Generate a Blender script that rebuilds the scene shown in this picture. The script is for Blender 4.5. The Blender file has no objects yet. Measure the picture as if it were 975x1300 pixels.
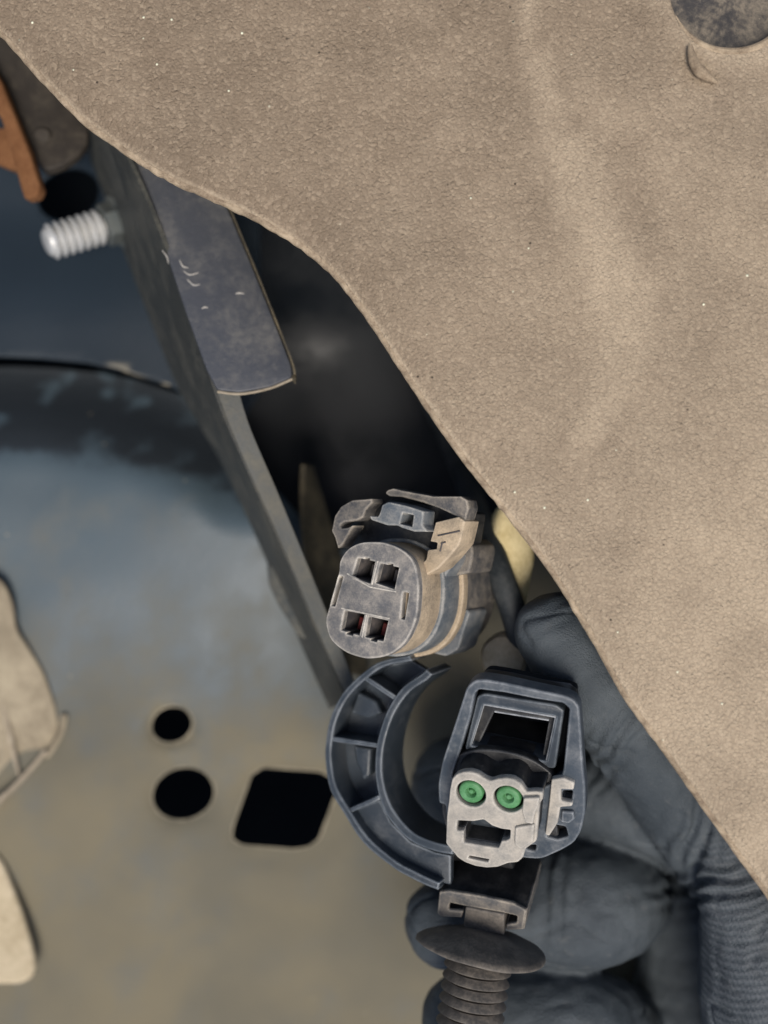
import bpy, bmesh, math, random
import numpy as np
from mathutils import Vector, Matrix, noise
random.seed(7)
R = math.radians
S = 0.001                                   # everything is drawn in millimetres
scene = bpy.context.scene
COL = scene.collection

# ------------------------------------------------------------------ camera, sky, sun, exposure
PITCH = R(104)                              # the phone looks steeply down into the wheel housing
D0, K0 = 220.0, 0.15                        # camera distance (mm), mm per photo pixel there
W3 = Matrix(((1, 0, 0),
             (0, math.cos(PITCH), math.sin(PITCH)),
             (0, -math.sin(PITCH), math.cos(PITCH))))   # view axes (right, forward, up) -> world
ORIGIN = Vector((0, 0, 0.75))
def world(p):                               # mm in view axes -> world metres
    return W3 @ (Vector(p) * S) + ORIGIN

cam_d = bpy.data.cameras.new('camera')
cam = bpy.data.objects.new('camera', cam_d); COL.objects.link(cam); scene.camera = cam
m = Matrix.Identity(3)
m.col[0] = W3 @ Vector((1, 0, 0)); m.col[1] = W3 @ Vector((0, 0, 1)); m.col[2] = W3 @ Vector((0, -1, 0))
cam.matrix_world = Matrix.Translation(world((0, -D0, 0))) @ m.to_4x4()

cam_d.sensor_fit = 'HORIZONTAL'; cam_d.sensor_width = 36.0
cam_d.lens = 18.0 * D0 / (487.5 * K0)
cam_d.clip_start = 0.01; cam_d.clip_end = 50
cam_d.dof.use_dof = True; cam_d.dof.focus_distance = (D0 - 5) * S; cam_d.dof.aperture_fstop = 9.5

SUN_FROM = Vector((0.04, -1.0, -0.42))     # view axes: from in front of and below the parts
sd = (W3 @ SUN_FROM).normalized()
SUN_EL = math.asin(sd.z); SUN_AZ = math.atan2(sd.x, sd.y)
wd = bpy.data.worlds.new('World'); scene.world = wd; wd.use_nodes = True
nt = wd.node_tree; nt.nodes.clear()
sky = nt.nodes.new('ShaderNodeTexSky'); sky.sky_type = 'NISHITA'; sky.sun_disc = False
sky.sun_elevation = SUN_EL; sky.sun_rotation = SUN_AZ
sky.air_density = 1.0; sky.dust_density = 3.0; sky.ozone_density = 1.0
bg = nt.nodes.new('ShaderNodeBackground'); bg.inputs['Strength'].default_value = 0.072
wo = nt.nodes.new('ShaderNodeOutputWorld')
nt.links.new(sky.outputs[0], bg.inputs[0]); nt.links.new(bg.outputs[0], wo.inputs[0])
ld = bpy.data.lights.new('sun', 'SUN'); ld.energy = 2.3; ld.angle = R(26); ld.color = (1.0, 0.93, 0.84)
sun = bpy.data.objects.new('sun', ld); COL.objects.link(sun)
sun.rotation_euler = sd.to_track_quat('Z', 'Y').to_euler(); sun.location = ORIGIN + sd * 2
scene.view_settings.view_transform = 'Standard'; scene.view_settings.look = 'None'
scene.view_settings.exposure = 0.55; scene.view_settings.gamma = 1.0
scene.cycles.max_bounces = 6

# ------------------------------------------------------------------ small helpers
CAM = Vector((0, -D0, 0))
def P(px, py, y=0.0):                       # a photo pixel at depth y -> mm in view axes
    k = (D0 + y) / D0 * K0
    return Vector(((px - 487.5) * k, y, (650 - py) * k))
def catmull(pts, closed=True, n=5):
    pts = [Vector(p) for p in pts]; N = len(pts); out = []
    for i in range(N if closed else N - 1):
        if closed: p0, p1, p2, p3 = pts[(i-1) % N], pts[i], pts[(i+1) % N], pts[(i+2) % N]
        else: p0, p1, p2, p3 = pts[max(i-1, 0)], pts[i], pts[i+1], pts[min(i+2, N-1)]
        for k in range(n):
            t = k / n
            out.append(0.5*((2*p1) + (p2-p0)*t + (2*p0-5*p1+4*p2-p3)*t*t + (3*p1-p0-3*p2+p3)*t**3))
    if not closed: out.append(pts[-1])
    return out
def rnd(pts, r=1.5, n=3):                   # round the corners of a polygon
    pts = [Vector(p) for p in pts]; N = len(pts); out = []
    for i in range(N):
        a, b, c = pts[i-1], pts[i], pts[(i+1) % N]
        u, v = a-b, c-b
        d = min(r, u.length*.42, v.length*.42)
        s, e = b + u.normalized()*d, b + v.normalized()*d
        for k in range(n+1):
            t = k/n; out.append((1-t)**2*s + 2*t*(1-t)*b + t*t*e)
    return out
def ell(cx, cy, rx, ry, ang=0, n=28):
    c, s = math.cos(R(ang)), math.sin(R(ang))
    return [Vector((cx + rx*math.cos(t)*c - ry*math.sin(t)*s, cy + rx*math.cos(t)*s + ry*math.sin(t)*c))
            for t in (2*math.pi*i/n for i in range(n))]
def inset(pts, d):                          # offset a closed loop by d (positive grows)
    pts = [Vector(p) for p in pts]; N = len(pts)
    area = sum(pts[i-1].x*pts[i].y - pts[i].x*pts[i-1].y for i in range(N))
    sg = 1 if area > 0 else -1; out = []
    for i in range(N):
        a, b, c = pts[i-1], pts[i], pts[(i+1) % N]
        n1 = Vector(((b-a).y, -(b-a).x)); n2 = Vector(((c-b).y, -(c-b).x))
        if n1.length < 1e-6 or n2.length < 1e-6: out.append(b); continue
        n = (n1.normalized()+n2.normalized())
        n = n.normalized() if n.length > 1e-6 else n1.normalized()
        out.append(b + n*d*sg)
    return out

class Frame:
    """a plane with its own axes: x right, y backwards, z up"""
    def __init__(s, o, x, z):
        s.o = Vector(o); z = Vector(z).normalized(); x = Vector(x)
        x = (x - z*x.dot(z)).normalized(); s.x, s.z = x, z; s.y = z.cross(x).normalized()
    def at(s, px, py, y=0.0):               # photo pixel -> (x, z) on the plane at local depth y
        d = P(px, py, 0) - CAM; o = s.o + s.y*y
        t = (o - CAM).dot(s.y) / d.dot(s.y); q = CAM + d*t - s.o
        return Vector((q.dot(s.x), q.dot(s.z)))
    def loop(s, pts, y=0.0): return [s.at(p[0], p[1], y) for p in pts]
    def pt(s, x, y, z): return s.o + s.x*x + s.y*y + s.z*z
    def mat(s):
        m = Matrix.Identity(4)
        for i, a in enumerate((s.x, s.y, s.z)):
            for j in range(3): m[j][i] = a[j]
        for j in range(3): m[j][3] = s.o[j]
        return m

def slab(fr, loops, y0, y1, bev=0.15, res=2):
    """extrude outlines (first the outer one, then holes), in frame mm, between depths y0 and y1 -> mesh in view mm"""
    cu = bpy.data.curves.new('c', 'CURVE'); cu.dimensions = '2D'; cu.fill_mode = 'BOTH'
    h = abs(y1-y0)/2; b = min(bev, h*.9)
    cu.extrude = h-b; cu.bevel_depth = b; cu.bevel_resolution = res; cu.offset = -b
    for lp in loops:
        sp = cu.splines.new('POLY'); sp.points.add(len(lp)-1)
        for q, v in zip(sp.points, lp): q.co = (v[0], v[1], 0, 1)
        sp.use_cyclic_u = True
    ob = bpy.data.objects.new('c', cu)
    me = bpy.data.meshes.new_from_object(ob)
    bpy.data.objects.remove(ob); bpy.data.curves.remove(cu)
    bm = bmesh.new(); bm.from_mesh(me); bpy.data.meshes.remove(me)
    bmesh.ops.remove_doubles(bm, verts=bm.verts, dist=1e-3)
    M = fr.mat(); ym = (y0+y1)/2
    for v in bm.verts: v.co = M @ Vector((v.co.x, ym - v.co.z, v.co.y))
    bmesh.ops.recalc_face_normals(bm, faces=bm.faces)
    return bm
def join(*bms):
    a = bms[0]
    for b in bms[1:]:
        me = bpy.data.meshes.new('t'); b.to_mesh(me); a.from_mesh(me); bpy.data.meshes.remove(me); b.free()
    return a
def lathe(prof, o, axis, n=40, cap=True):
    """prof: list of (radius, height along axis) in mm"""
    axis = Vector(axis).normalized(); u = axis.orthogonal().normalized(); v = axis.cross(u); o = Vector(o)
    bm = bmesh.new(); rings = []
    for r, h in prof:
        rings.append([bm.verts.new(o + axis*h + (u*math.cos(t)+v*math.sin(t))*r) for t in (2*math.pi*i/n for i in range(n))])
    for a, b in zip(rings, rings[1:]):
        for i in range(n): bm.faces.new((a[i], a[(i+1) % n], b[(i+1) % n], b[i]))
    if cap: bm.faces.new(rings[0]); bm.faces.new(rings[-1])
    bmesh.ops.recalc_face_normals(bm, faces=bm.faces)
    return bm
def tube(pts, rad, n=14, sub=5):
    pts = catmull(pts, False, sub) if sub > 1 else [Vector(p) for p in pts]
    N = len(pts); rads = [np.interp(i/(N-1), np.linspace(0, 1, len(rad)), rad) for i in range(N)] if hasattr(rad, '__len__') else [rad]*N
    bm = bmesh.new(); rings = []; up = Vector((.13, .3, .94))
    for i, p in enumerate(pts):
        t = (pts[min(i+1, N-1)] - pts[max(i-1, 0)]).normalized()
        u = t.cross(up).normalized(); v = t.cross(u)
        rings.append([bm.verts.new(p + (u*math.cos(a)+v*math.sin(a))*rads[i]) for a in (2*math.pi*k/n for k in range(n))])
    for a, b in zip(rings, rings[1:]):
        for i in range(n): bm.faces.new((a[i], a[(i+1) % n], b[(i+1) % n], b[i]))
    bm.faces.new(rings[0]); bm.faces.new(rings[-1])
    bmesh.ops.recalc_face_normals(bm, faces=bm.faces)
    return bm
def sheet(A, B, th=1.2, sub=6, rows=4):
    """a bent strip of metal between two lines of 3D points, th thick"""
    A = catmull(A, False, sub); B = catmull(B, False, sub); n = min(len(A), len(B))
    bm = bmesh.new(); g = [[bm.verts.new(A[i].lerp(B[i], k/rows)) for k in range(rows+1)] for i in range(n)]
    for i in range(n-1):
        for k in range(rows): bm.faces.new((g[i][k], g[i+1][k], g[i+1][k+1], g[i][k+1]))
    bmesh.ops.recalc_face_normals(bm, faces=bm.faces)
    nrm = sum((f.normal for f in bm.faces), Vector())
    if nrm.y > 0: bmesh.ops.reverse_faces(bm, faces=bm.faces)
    bm.normal_update()
    ex = bmesh.ops.extrude_face_region(bm, geom=list(bm.faces))
    vs = [e for e in ex['geom'] if isinstance(e, bmesh.types.BMVert)]
    for v in vs: v.normal_update()
    avg = sum((f.normal for f in bm.faces), Vector())
    d = Vector((0, 1, 0))
    nv = {v: v.normal.copy() for v in vs}
    for v in vs:
        q = nv[v]; q = q if q.y > 0 else -q
        v.co += q*th
    bmesh.ops.recalc_face_normals(bm, faces=bm.faces)
    return bm
def box(fr, x0, x1, y0, y1, z0, z1, bev=.1):
    return slab(fr, [[(x0, z0), (x1, z0), (x1, z1), (x0, z1)]], y0, y1, bev)
def gridcut(bm, fr, step, xr, zr):
    for ax, rg in ((fr.x, xr), (fr.z, zr)):
        k = rg[0]
        while k <= rg[1]:
            bmesh.ops.bisect_plane(bm, geom=bm.verts[:]+bm.edges[:]+bm.faces[:], dist=1e-4, plane_co=fr.o+ax*k, plane_no=ax)
            k += step
    return bm
def pix(v):                                 # view mm -> photo pixel
    k = K0*(D0+v.y)/D0
    return 487.5+v.x/k, 650-v.z/k
def seg_dist(p, pts):
    p = Vector(p); best = 1e9
    for a, b in zip(pts, pts[1:]):
        a, b = Vector(a), Vector(b); t = max(0, min(1, (p-a).dot(b-a)/(b-a).length_squared))
        best = min(best, (p-(a+(b-a)*t)).length)
    return best
def sm(a, b, x):
    t = max(0.0, min(1.0, (x-a)/(b-a))); return t*t*(3-2*t)

def finish(name, bm, mat, parent=None, at=None, ang=32, attr=None):
    """link a bmesh given in view mm as one object; at = its origin in view mm"""
    at = Vector(at) if at is not None else (Vector(parent['_at']) if parent is not None else Vector((0, 0, 0)))
    vals = [attr(v.co) for v in bm.verts] if attr else None
    for v in bm.verts: v.co = W3 @ ((v.co - at)*S)
    bm.normal_update()
    me = bpy.data.meshes.new(name); bm.to_mesh(me); bm.free()
    if vals:
        a = me.attributes.new('dust', 'FLOAT', 'POINT'); a.data.foreach_set('value', vals)
    me.polygons.foreach_set('use_smooth', [True]*len(me.polygons))
    me.set_sharp_from_angle(angle=R(ang))
    me.materials.append(mat)
    o = bpy.data.objects.new(name, me); COL.objects.link(o)
    if parent is not None:
        o.parent = parent; o.location = W3 @ ((at - Vector(parent['_at']))*S)
    else: o.location = world(at)
    o['_at'] = tuple(at)
    return o
def tag(o, label, cat, group=None):
    o['label'] = label; o['category'] = cat
    if group: o['group'] = group
    return o
def thing(name, label, cat, at, group=None):
    o = bpy.data.objects.new(name, None); COL.objects.link(o); o.empty_display_size = .01
    o.location = world(at); o['_at'] = tuple(at)
    return tag(o, label, cat, group)

# ------------------------------------------------------------------ materials
def N(nt, kind, **kw):
    n = nt.nodes.new(kind)
    for k, v in kw.items():
        if k in n.inputs: n.inputs[k].default_value = v
        else: setattr(n, k, v)
    return n
def ramp(nt, src, a, b, lo=0.0, hi=1.0):
    r = N(nt, 'ShaderNodeMapRange'); r.interpolation_type = 'SMOOTHSTEP'
    r.inputs['From Min'].default_value = a; r.inputs['From Max'].default_value = b
    r.inputs['To Min'].default_value = lo; r.inputs['To Max'].default_value = hi
    nt.links.new(src, r.inputs['Value']); return r.outputs[0]
def math_(nt, op, a, b):
    n = N(nt, 'ShaderNodeMath', operation=op)
    for i, x in enumerate((a, b)):
        if isinstance(x, (int, float)): n.inputs[i].default_value = x
        else: nt.links.new(x, n.inputs[i])
    return n.outputs[0]
def mix(nt, f, a, b):
    n = N(nt, 'ShaderNodeMix', data_type='RGBA')
    for i, x in ((0, f), (6, a), (7, b)):
        if hasattr(x, 'is_linked') or hasattr(x, 'links'): nt.links.new(x, n.inputs[i])
        elif i == 0: n.inputs[0].default_value = x
        else: n.inputs[i].default_value = (*x, 1)
    return n.outputs[2]
def noise_(nt, vec, feat, detail=5, rough=.6, dist=0.0):
    n = N(nt, 'ShaderNodeTexNoise', Scale=1000.0/feat, Detail=float(detail), Roughness=rough, Distortion=dist)
    nt.links.new(vec, n.inputs['Vector']); return n.outputs['Fac']
def dusty(name, base, dust, amount=.4, feat=6.0, rough=.5, drough=.9, bump=.12, bfeat=.5, edge=0.0, edgec=None,
          spec=.4, metal=0.0, attr=False, scratch=0.0, fleck=0.0, grain=0.0, darkc=None, soft=.17):
    m = bpy.data.materials.new(name); m.use_nodes = True; nt = m.node_tree; b = nt.nodes['Principled BSDF']
    tc = N(nt, 'ShaderNodeTexCoord').outputs['Object']
    n1 = noise_(nt, tc, feat, 6, .62); n2 = noise_(nt, tc, feat*.13, 6, .75)
    f = math_(nt, 'ADD', math_(nt, 'MULTIPLY', n1, .60), math_(nt, 'MULTIPLY', n2, .40))
    if attr:
        var = attr if attr is not True else 1.0
        at = N(nt, 'ShaderNodeAttribute', attribute_name='dust').outputs['Fac']
        f = math_(nt, 'ADD', math_(nt, 'MULTIPLY', math_(nt, 'SUBTRACT', f, .5), 1.5*var), at)
        f0 = f; f = ramp(nt, f, 0.0, 1.0)
    else:
        c = .72 - .44*amount
        f = ramp(nt, f, c-soft, c+soft)
    if edge:
        bv = N(nt, 'ShaderNodeBevel', samples=6); bv.inputs['Radius'].default_value = .0008
        gm = N(nt, 'ShaderNodeNewGeometry')
        dp = N(nt, 'ShaderNodeVectorMath', operation='DOT_PRODUCT')
        nt.links.new(bv.outputs[0], dp.inputs[0]); nt.links.new(gm.outputs['Normal'], dp.inputs[1])
        e = ramp(nt, dp.outputs['Value'], .998, .90)
        e = math_(nt, 'MULTIPLY', e, ramp(nt, n1, .3, .62, .25*edge, edge))
    col = mix(nt, f, base, dust)
    n3 = noise_(nt, tc, feat*2.3, 3, .5)
    col = mix(nt, ramp(nt, n3, .3, .75, 0, .35), col, tuple(c*.62 for c in base))
    if edge: col = mix(nt, e, col, edgec or dust)
    if darkc: col = mix(nt, ramp(nt, f0, -.45, -.08), darkc, col)
    hgt = noise_(nt, tc, bfeat, 5, .7)
    if grain:
        wv = N(nt, 'ShaderNodeTexNoise', Scale=900.0, Detail=3.0); nt.links.new(tc, wv.inputs['Vector'])
        wm = N(nt, 'ShaderNodeVectorMath', operation='MULTIPLY_ADD'); nt.links.new(wv.outputs['Color'], wm.inputs[0])
        wm.inputs[1].default_value = (.0011,)*3; nt.links.new(tc, wm.inputs[2])
        vg = N(nt, 'ShaderNodeTexVoronoi', Scale=1000/.62); nt.links.new(wm.outputs[0], vg.inputs['Vector'])
        cs = N(nt, 'ShaderNodeSeparateColor'); nt.links.new(vg.outputs['Color'], cs.inputs[0])
        pit = ramp(nt, vg.outputs['Distance'], .35, .75)
        col = mix(nt, math_(nt, 'MULTIPLY', pit, grain), col, tuple(c*.75 for c in base))  # pit shade put into the colour, as frontal light hides the bumps
        col = mix(nt, ramp(nt, cs.outputs[0], .55, 1.0, 0, grain*.8), col, tuple(min(.8, c*1.15) for c in dust))
        hgt = math_(nt, 'ADD', math_(nt, 'MULTIPLY', hgt, .6), math_(nt, 'MULTIPLY', math_(nt, 'SUBTRACT', 1.0, vg.outputs['Distance']), math_(nt, 'ADD', .35, cs.outputs[1])))

    if fleck:
        vo = N(nt, 'ShaderNodeTexVoronoi', Scale=1000/2.6); nt.links.new(tc, vo.inputs['Vector'])
        rs = N(nt, 'ShaderNodeSeparateColor'); nt.links.new(vo.outputs['Color'], rs.inputs[0])
        dot = ramp(nt, vo.outputs['Distance'], .12, .05)
        lt = math_(nt, 'MULTIPLY', dot, ramp(nt, rs.outputs[0], 1-fleck, 1-fleck*.6))
        dk = math_(nt, 'MULTIPLY', dot, ramp(nt, rs.outputs[1], 1-fleck*.7, 1-fleck*.4))
        col = mix(nt, lt, col, tuple(min(.85, c*2.3) for c in dust)); col = mix(nt, dk, col, tuple(c*.25 for c in base))
        hgt = math_(nt, 'ADD', hgt, math_(nt, 'MULTIPLY', lt, .5))
    if scratch:
        mp = N(nt, 'ShaderNodeMapping'); mp.inputs['Rotation'].default_value = (.3, .5, .9); mp.inputs['Scale'].default_value = (1, .06, 1)
        nt.links.new(tc, mp.inputs['Vector'])
        sc = ramp(nt, noise_(nt, mp.outputs[0], .7, 2, .5), .68, .74)
        col = mix(nt, math_(nt, 'MULTIPLY', sc, scratch), col, dust)
    nt.links.new(col, b.inputs['Base Color'])
    nt.links.new(math_(nt, 'ADD', math_(nt, 'MULTIPLY', f, drough-rough), rough), b.inputs['Roughness'])
    b.inputs['Specular IOR Level'].default_value = spec; b.inputs['Metallic'].default_value = metal
    bp = N(nt, 'ShaderNodeBump', Strength=.9); bp.inputs['Distance'].default_value = bump*S
    nt.links.new(hgt, bp.inputs['Height']); nt.links.new(bp.outputs[0], b.inputs['Normal'])
    return m

TAN = (.34, .27, .19)
M = {}
M['liner'] = dusty('liner_dust', (.215, .162, .110), (.485, .39, .278), feat=9, rough=.62, drough=.8, bump=.34, bfeat=.4, attr=.4, grain=.26, fleck=.16, spec=.35)
M['liner_edge'] = dusty('liner_edge', (.17, .125, .085), (.50, .40, .28), .52, 2.2, .8, .95, .25, .9, spec=.2)
M['sheet'] = dusty('painted_sheet', (.062, .088, .106), (.165, .144, .096), feat=14, rough=.42, drough=.9, bump=.10, bfeat=1.2, attr=.6, fleck=.03, spec=.4, darkc=(.022, .027, .032))
M['deep'] = dusty('deep_shade', (.009, .012, .016), (.025, .026, .025), .2, 16, .6, .9, .08, 2, spec=.12)  # near-black colour standing in for unlit depth
M['cavity'] = dusty('cavity_shade', (.0065, .0095, .0135), (.018, .021, .023), .25, 16, .4, .9, .08, 2, spec=.4)  # shade of the gap under the liner put into a near-black colour
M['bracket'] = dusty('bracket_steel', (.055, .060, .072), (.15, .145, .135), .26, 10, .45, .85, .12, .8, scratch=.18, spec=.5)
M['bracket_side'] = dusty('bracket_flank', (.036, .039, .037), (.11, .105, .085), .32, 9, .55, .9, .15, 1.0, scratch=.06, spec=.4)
M['rail'] = dusty('rail_steel', (.052, .058, .057), (.15, .14, .11), .42, 7, .5, .85, .15, .9, scratch=.12)
M['raw_edge'] = dusty('dusty_edge', (.20, .16, .11), (.42, .36, .27), .6, 3, .8, .95, .15, .6)
M['dirt'] = dusty('dried_dirt', (.20, .165, .115), (.39, .335, .24), .55, 8, .7, .95, .16, .9, spec=.15)
M['rust'] = dusty('rust', (.13, .055, .022), (.24, .115, .052), .5, 5, .85, .95, .3, 1.0, spec=.2)
M['brown'] = dusty('dark_brown_steel', (.028, .023, .019), (.09, .075, .055), .3, 7, .6, .9, .2, 1.2)
M['zinc'] = dusty('zinc', (.62, .63, .63), (.45, .44, .40), .40, 3, .32, .6, .06, .6, metal=.35, spec=.5)
M['nut'] = dusty('nut_zinc', (.11, .13, .135), (.20, .20, .17), .4, 3, .4, .8, .06, .6, metal=.5)
M['grey'] = dusty('grey_plastic', (.065, .067, .072), (.28, .245, .20), .40, 3.2, .5, .9, .12, .4, edge=.9, edgec=(.58, .51, .41))
M['greyface'] = dusty('grey_plastic_face', (.115, .118, .125), (.38, .345, .30), .43, 2.4, .5, .9, .12, .4, edge=.9, edgec=(.72, .67, .58))
M['greydirt'] = dusty('mud_on_grey_plastic', (.23, .19, .14), (.56, .44, .30), .60, 3.4, .75, .95, .2, .6, edge=.6, edgec=(.72, .61, .46))
M['bluegrey'] = dusty('blue_grey_plastic', (.095, .118, .14), (.30, .295, .28), .42, 3.2, .45, .85, .12, .4, edge=.8, edgec=(.62, .59, .52))
M['socket'] = dusty('socket_plastic', (.05, .05, .055), (.14, .12, .11), .4, 2, .5, .9, .05, .3)
M['redseal'] = dusty('red_seal', (.16, .018, .014), (.08, .03, .025), .4, 1.5, .5, .8, .04, .3)
M['black'] = dusty('black_plastic', (.017, .018, .020), (.10, .095, .088), .25, 4, .4, .85, .06, .35, edge=.45, edgec=(.24, .25, .26))
M['rim'] = dusty('worn_black_plastic', (.050, .064, .080), (.20, .21, .22), .30, 5, .30, .8, .06, .4, edge=.7, edgec=(.60, .63, .66))
M['pale'] = dusty('pale_dusty_plastic', (.24, .235, .22), (.47, .43, .37), .56, 3.2, .8, .97, .12, .4, edge=.7, edgec=(.8, .76, .68))
M['arm'] = dusty('arm_plastic', (.034, .044, .056), (.13, .14, .15), .20, 5, .28, .8, .06, .4, edge=.75, edgec=(.42, .47, .52))
M['green'] = dusty('green_seal', (.055, .20, .068), (.14, .33, .16), .4, 2.0, .45, .7, .03, .4)
M['lug'] = dusty('sunlit_dirt', (.50, .40, .20), (.75, .64, .38), .6, 6, .9, .98, .3, 1.2, spec=.15)  # sunlight on the lug put into its bright yellow colour
M['clip'] = dusty('clip_plastic', (.072, .067, .062), (.25, .215, .175), .44, 4, .5, .9, .10, .5, edge=.35, edgec=(.3, .27, .23))
M['rimdust'] = dusty('rim_dust', (.13, .12, .088), (.42, .37, .27), .5, 4, .8, .95, .1, .6)
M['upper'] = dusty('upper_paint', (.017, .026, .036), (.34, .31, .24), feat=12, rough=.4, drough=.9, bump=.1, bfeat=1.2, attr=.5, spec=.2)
M['tabdirt'] = dusty('tab_dirt', (.38, .31, .20), (.60, .51, .36), .55, 9, .75, .95, .12, .9, spec=.2)
M['chip'] = dusty('bare_chip', (.34, .33, .31), (.5, .47, .42), .5, 1, .5, .8, .05, .4)
M['plug'] = dusty('plug_plastic', (.050, .047, .046), (.36, .30, .22), .33, 7, .5, .9, .2, .8, scratch=.3)
M['brace'] = dusty('brace_steel', (.055, .048, .034), (.22, .18, .11), .40, 5, .7, .9, .15, .8)
M['hose'] = dusty('hose_rubber', (.022, .028, .033), (.08, .085, .085), .3, 6, .5, .85, .08, .7)

# ------------------------------------------------------------------ inner fender: the sheet metal behind everything
def face_frame(px, py, y, tx=0.0, tz=0.0):
    """upright frame; tx, tz lean its right / top edge towards the camera"""
    return Frame(P(px, py, y), (1, -tx, 0), (0, -tz, 1))

FF = face_frame(250, 800, 66)
ARC = [(-600, 540), (-140, 462), (-40, 455), (0, 455), (50, 457), (110, 463), (160, 474), (215, 492), (250, 512), (280, 540)]
def arc_y(x): return float(np.interp(x, [a[0] for a in ARC], [a[1] for a in ARC]))
fend = thing('inner_fender', 'dusty blue-grey sheet metal pierced by two round holes and a square hole', 'inner fender', P(250, 1000, 66))
outer = ARC[:] + [(420, 700), (520, 680), (620, 660), (760, 650), (1150, 700), (1150, 1500), (-600, 1500)]
sq = [(333, 975), (405, 980), (424, 990), (428, 1006), (405, 1068), (392, 1079), (372, 1082), (305, 1076), (293, 1068), (294, 1052), (318, 985)]
low = slab(FF, [FF.loop(outer), FF.loop(ell(217, 921, 26, 22.5, -20)), FF.loop(ell(231, 1010, 40, 33, -18)), FF.loop(rnd(sq, 5))], 0, 1.6, .5, 2)
gridcut(low, FF, 2.5, (-70, 100), (-110, 72))
def low_d(co):
    x, y = pix(co); d = 0.0
    b = y - arc_y(min(x, 280))
    d += 15*(1-sm(0, 140, b))
    d -= 5*math.exp(-((x-330)/190)**2 - ((y-640)/120)**2)
    d += 3*sm(900, 1300, y) + 2.5*sm(330, 430, x)*(1-sm(800, 960, y))
    for hx, hy, hr in ((217, 921, 26), (231, 1010, 38), (360, 1028, 70)):
        r = math.hypot(x-hx, (y-hy)*1.15); d += 1.1*(1-sm(hr*.95, hr*1.5, r))
    d += .7*noise.noise(Vector((x/90, y/90, 1.3)))
    return d
for v in low.verts: v.co.y += low_d(v.co)
for lp in (ell(217, 921, 27, 23.5, -20, 20), ell(231, 1010, 41, 34, -18, 24), [tuple(v) for v in rnd(sq, 5)]):
    lp = lp + [lp[0]]; rim_pts = []
    for v in lp:
        q = FF.at(v[0], v[1]); c = FF.pt(q.x, .15, q.y); c.y += low_d(c); rim_pts.append(c)
    finish('hole_rim', tube(rim_pts, .24, 8, 2), M['rimdust'], fend)
def low_dust_tone(co):
    x, y = pix(co); y0 = y + .12*(200-min(x, 330)) + 260*sm(440, 520, x)  # extra tan at the right makes up for the connectors' shade
    d = -.06 + .22*sm(540, 680, y) + .74*sm(690, 1060, y0)
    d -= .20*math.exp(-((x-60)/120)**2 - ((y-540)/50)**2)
    for hx, hy, hr in ((217, 921, 25), (231, 1010, 37)):
        r = math.hypot(x-hx, (y-hy)*1.2); d += .5*math.exp(-((r-hr)/5)**2)
    d += .9*max(0, noise.noise(Vector((x/38, y/20, 6.1)))-.1)*math.exp(-((y-510)/55)**2)*sm(330, 200, x)
    b = y - arc_y(min(x, 280)); d -= (.40 + .6*noise.noise(Vector((x/46, y/26, 1.1))) + .14*noise.noise(Vector((x/17, y/10, 4.1))))*sm(165, 55, b)*sm(-5, 12, b)  # darker patches in a band just below the arc
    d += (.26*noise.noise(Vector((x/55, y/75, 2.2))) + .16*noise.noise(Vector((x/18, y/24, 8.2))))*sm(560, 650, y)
    e = seg_dist((x, y), sq+[sq[0]]); d += .5*math.exp(-(e/6)**2)
    return d
finish('lower_sheet', low, M['sheet'], fend, attr=low_dust_tone)
FU = face_frame(100, 350, 68)
up = slab(FU, [FU.loop([(-600, 530), (-600, -300), (330, -300), (330, 300), (330, 500), (300, 545), (268, 524), (245, 506), (215, 490), (160, 472), (110, 461), (50, 455), (0, 453), (-140, 460)]), FU.loop(ell(80, 240, 41, 33, -18))], 0, 1.4, .5, 2)
gridcut(up, FU, 3, (-40, 60), (-60, 60))
def up_d(co):
    x, y = pix(co)
    d = .8*noise.noise(Vector((x/120, y/120, 4.2))) + 5*sm(420, 250, y)*sm(260, 60, x)
    r = math.hypot((x-380)/62, (y-415)/30); d += 3.2*sm(1.2, .75, r)
    r = math.hypot((x-400)/60, (y-345)/26); d += 5*sm(1.15, .8, r)
    return d
for v in up.verts: v.co.y += up_d(v.co)
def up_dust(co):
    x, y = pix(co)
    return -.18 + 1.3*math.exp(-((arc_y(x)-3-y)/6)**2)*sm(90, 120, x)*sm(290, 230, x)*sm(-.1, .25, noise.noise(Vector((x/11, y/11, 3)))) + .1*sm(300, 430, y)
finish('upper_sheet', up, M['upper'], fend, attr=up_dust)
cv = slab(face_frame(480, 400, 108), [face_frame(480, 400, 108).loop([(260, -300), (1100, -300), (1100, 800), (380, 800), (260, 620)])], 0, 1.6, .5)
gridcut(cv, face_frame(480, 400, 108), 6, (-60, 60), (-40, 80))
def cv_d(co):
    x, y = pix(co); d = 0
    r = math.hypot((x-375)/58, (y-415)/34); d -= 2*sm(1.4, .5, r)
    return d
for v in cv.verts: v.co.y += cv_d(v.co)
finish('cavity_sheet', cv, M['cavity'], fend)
# added near-black backdrop that makes the holes and gap look dark
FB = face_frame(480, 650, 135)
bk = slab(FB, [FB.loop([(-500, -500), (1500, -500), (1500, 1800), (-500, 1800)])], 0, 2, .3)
o = finish('dark_backdrop', bk, M['deep'], at=P(480, 650, 135)); o['kind'] = 'structure'

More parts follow.
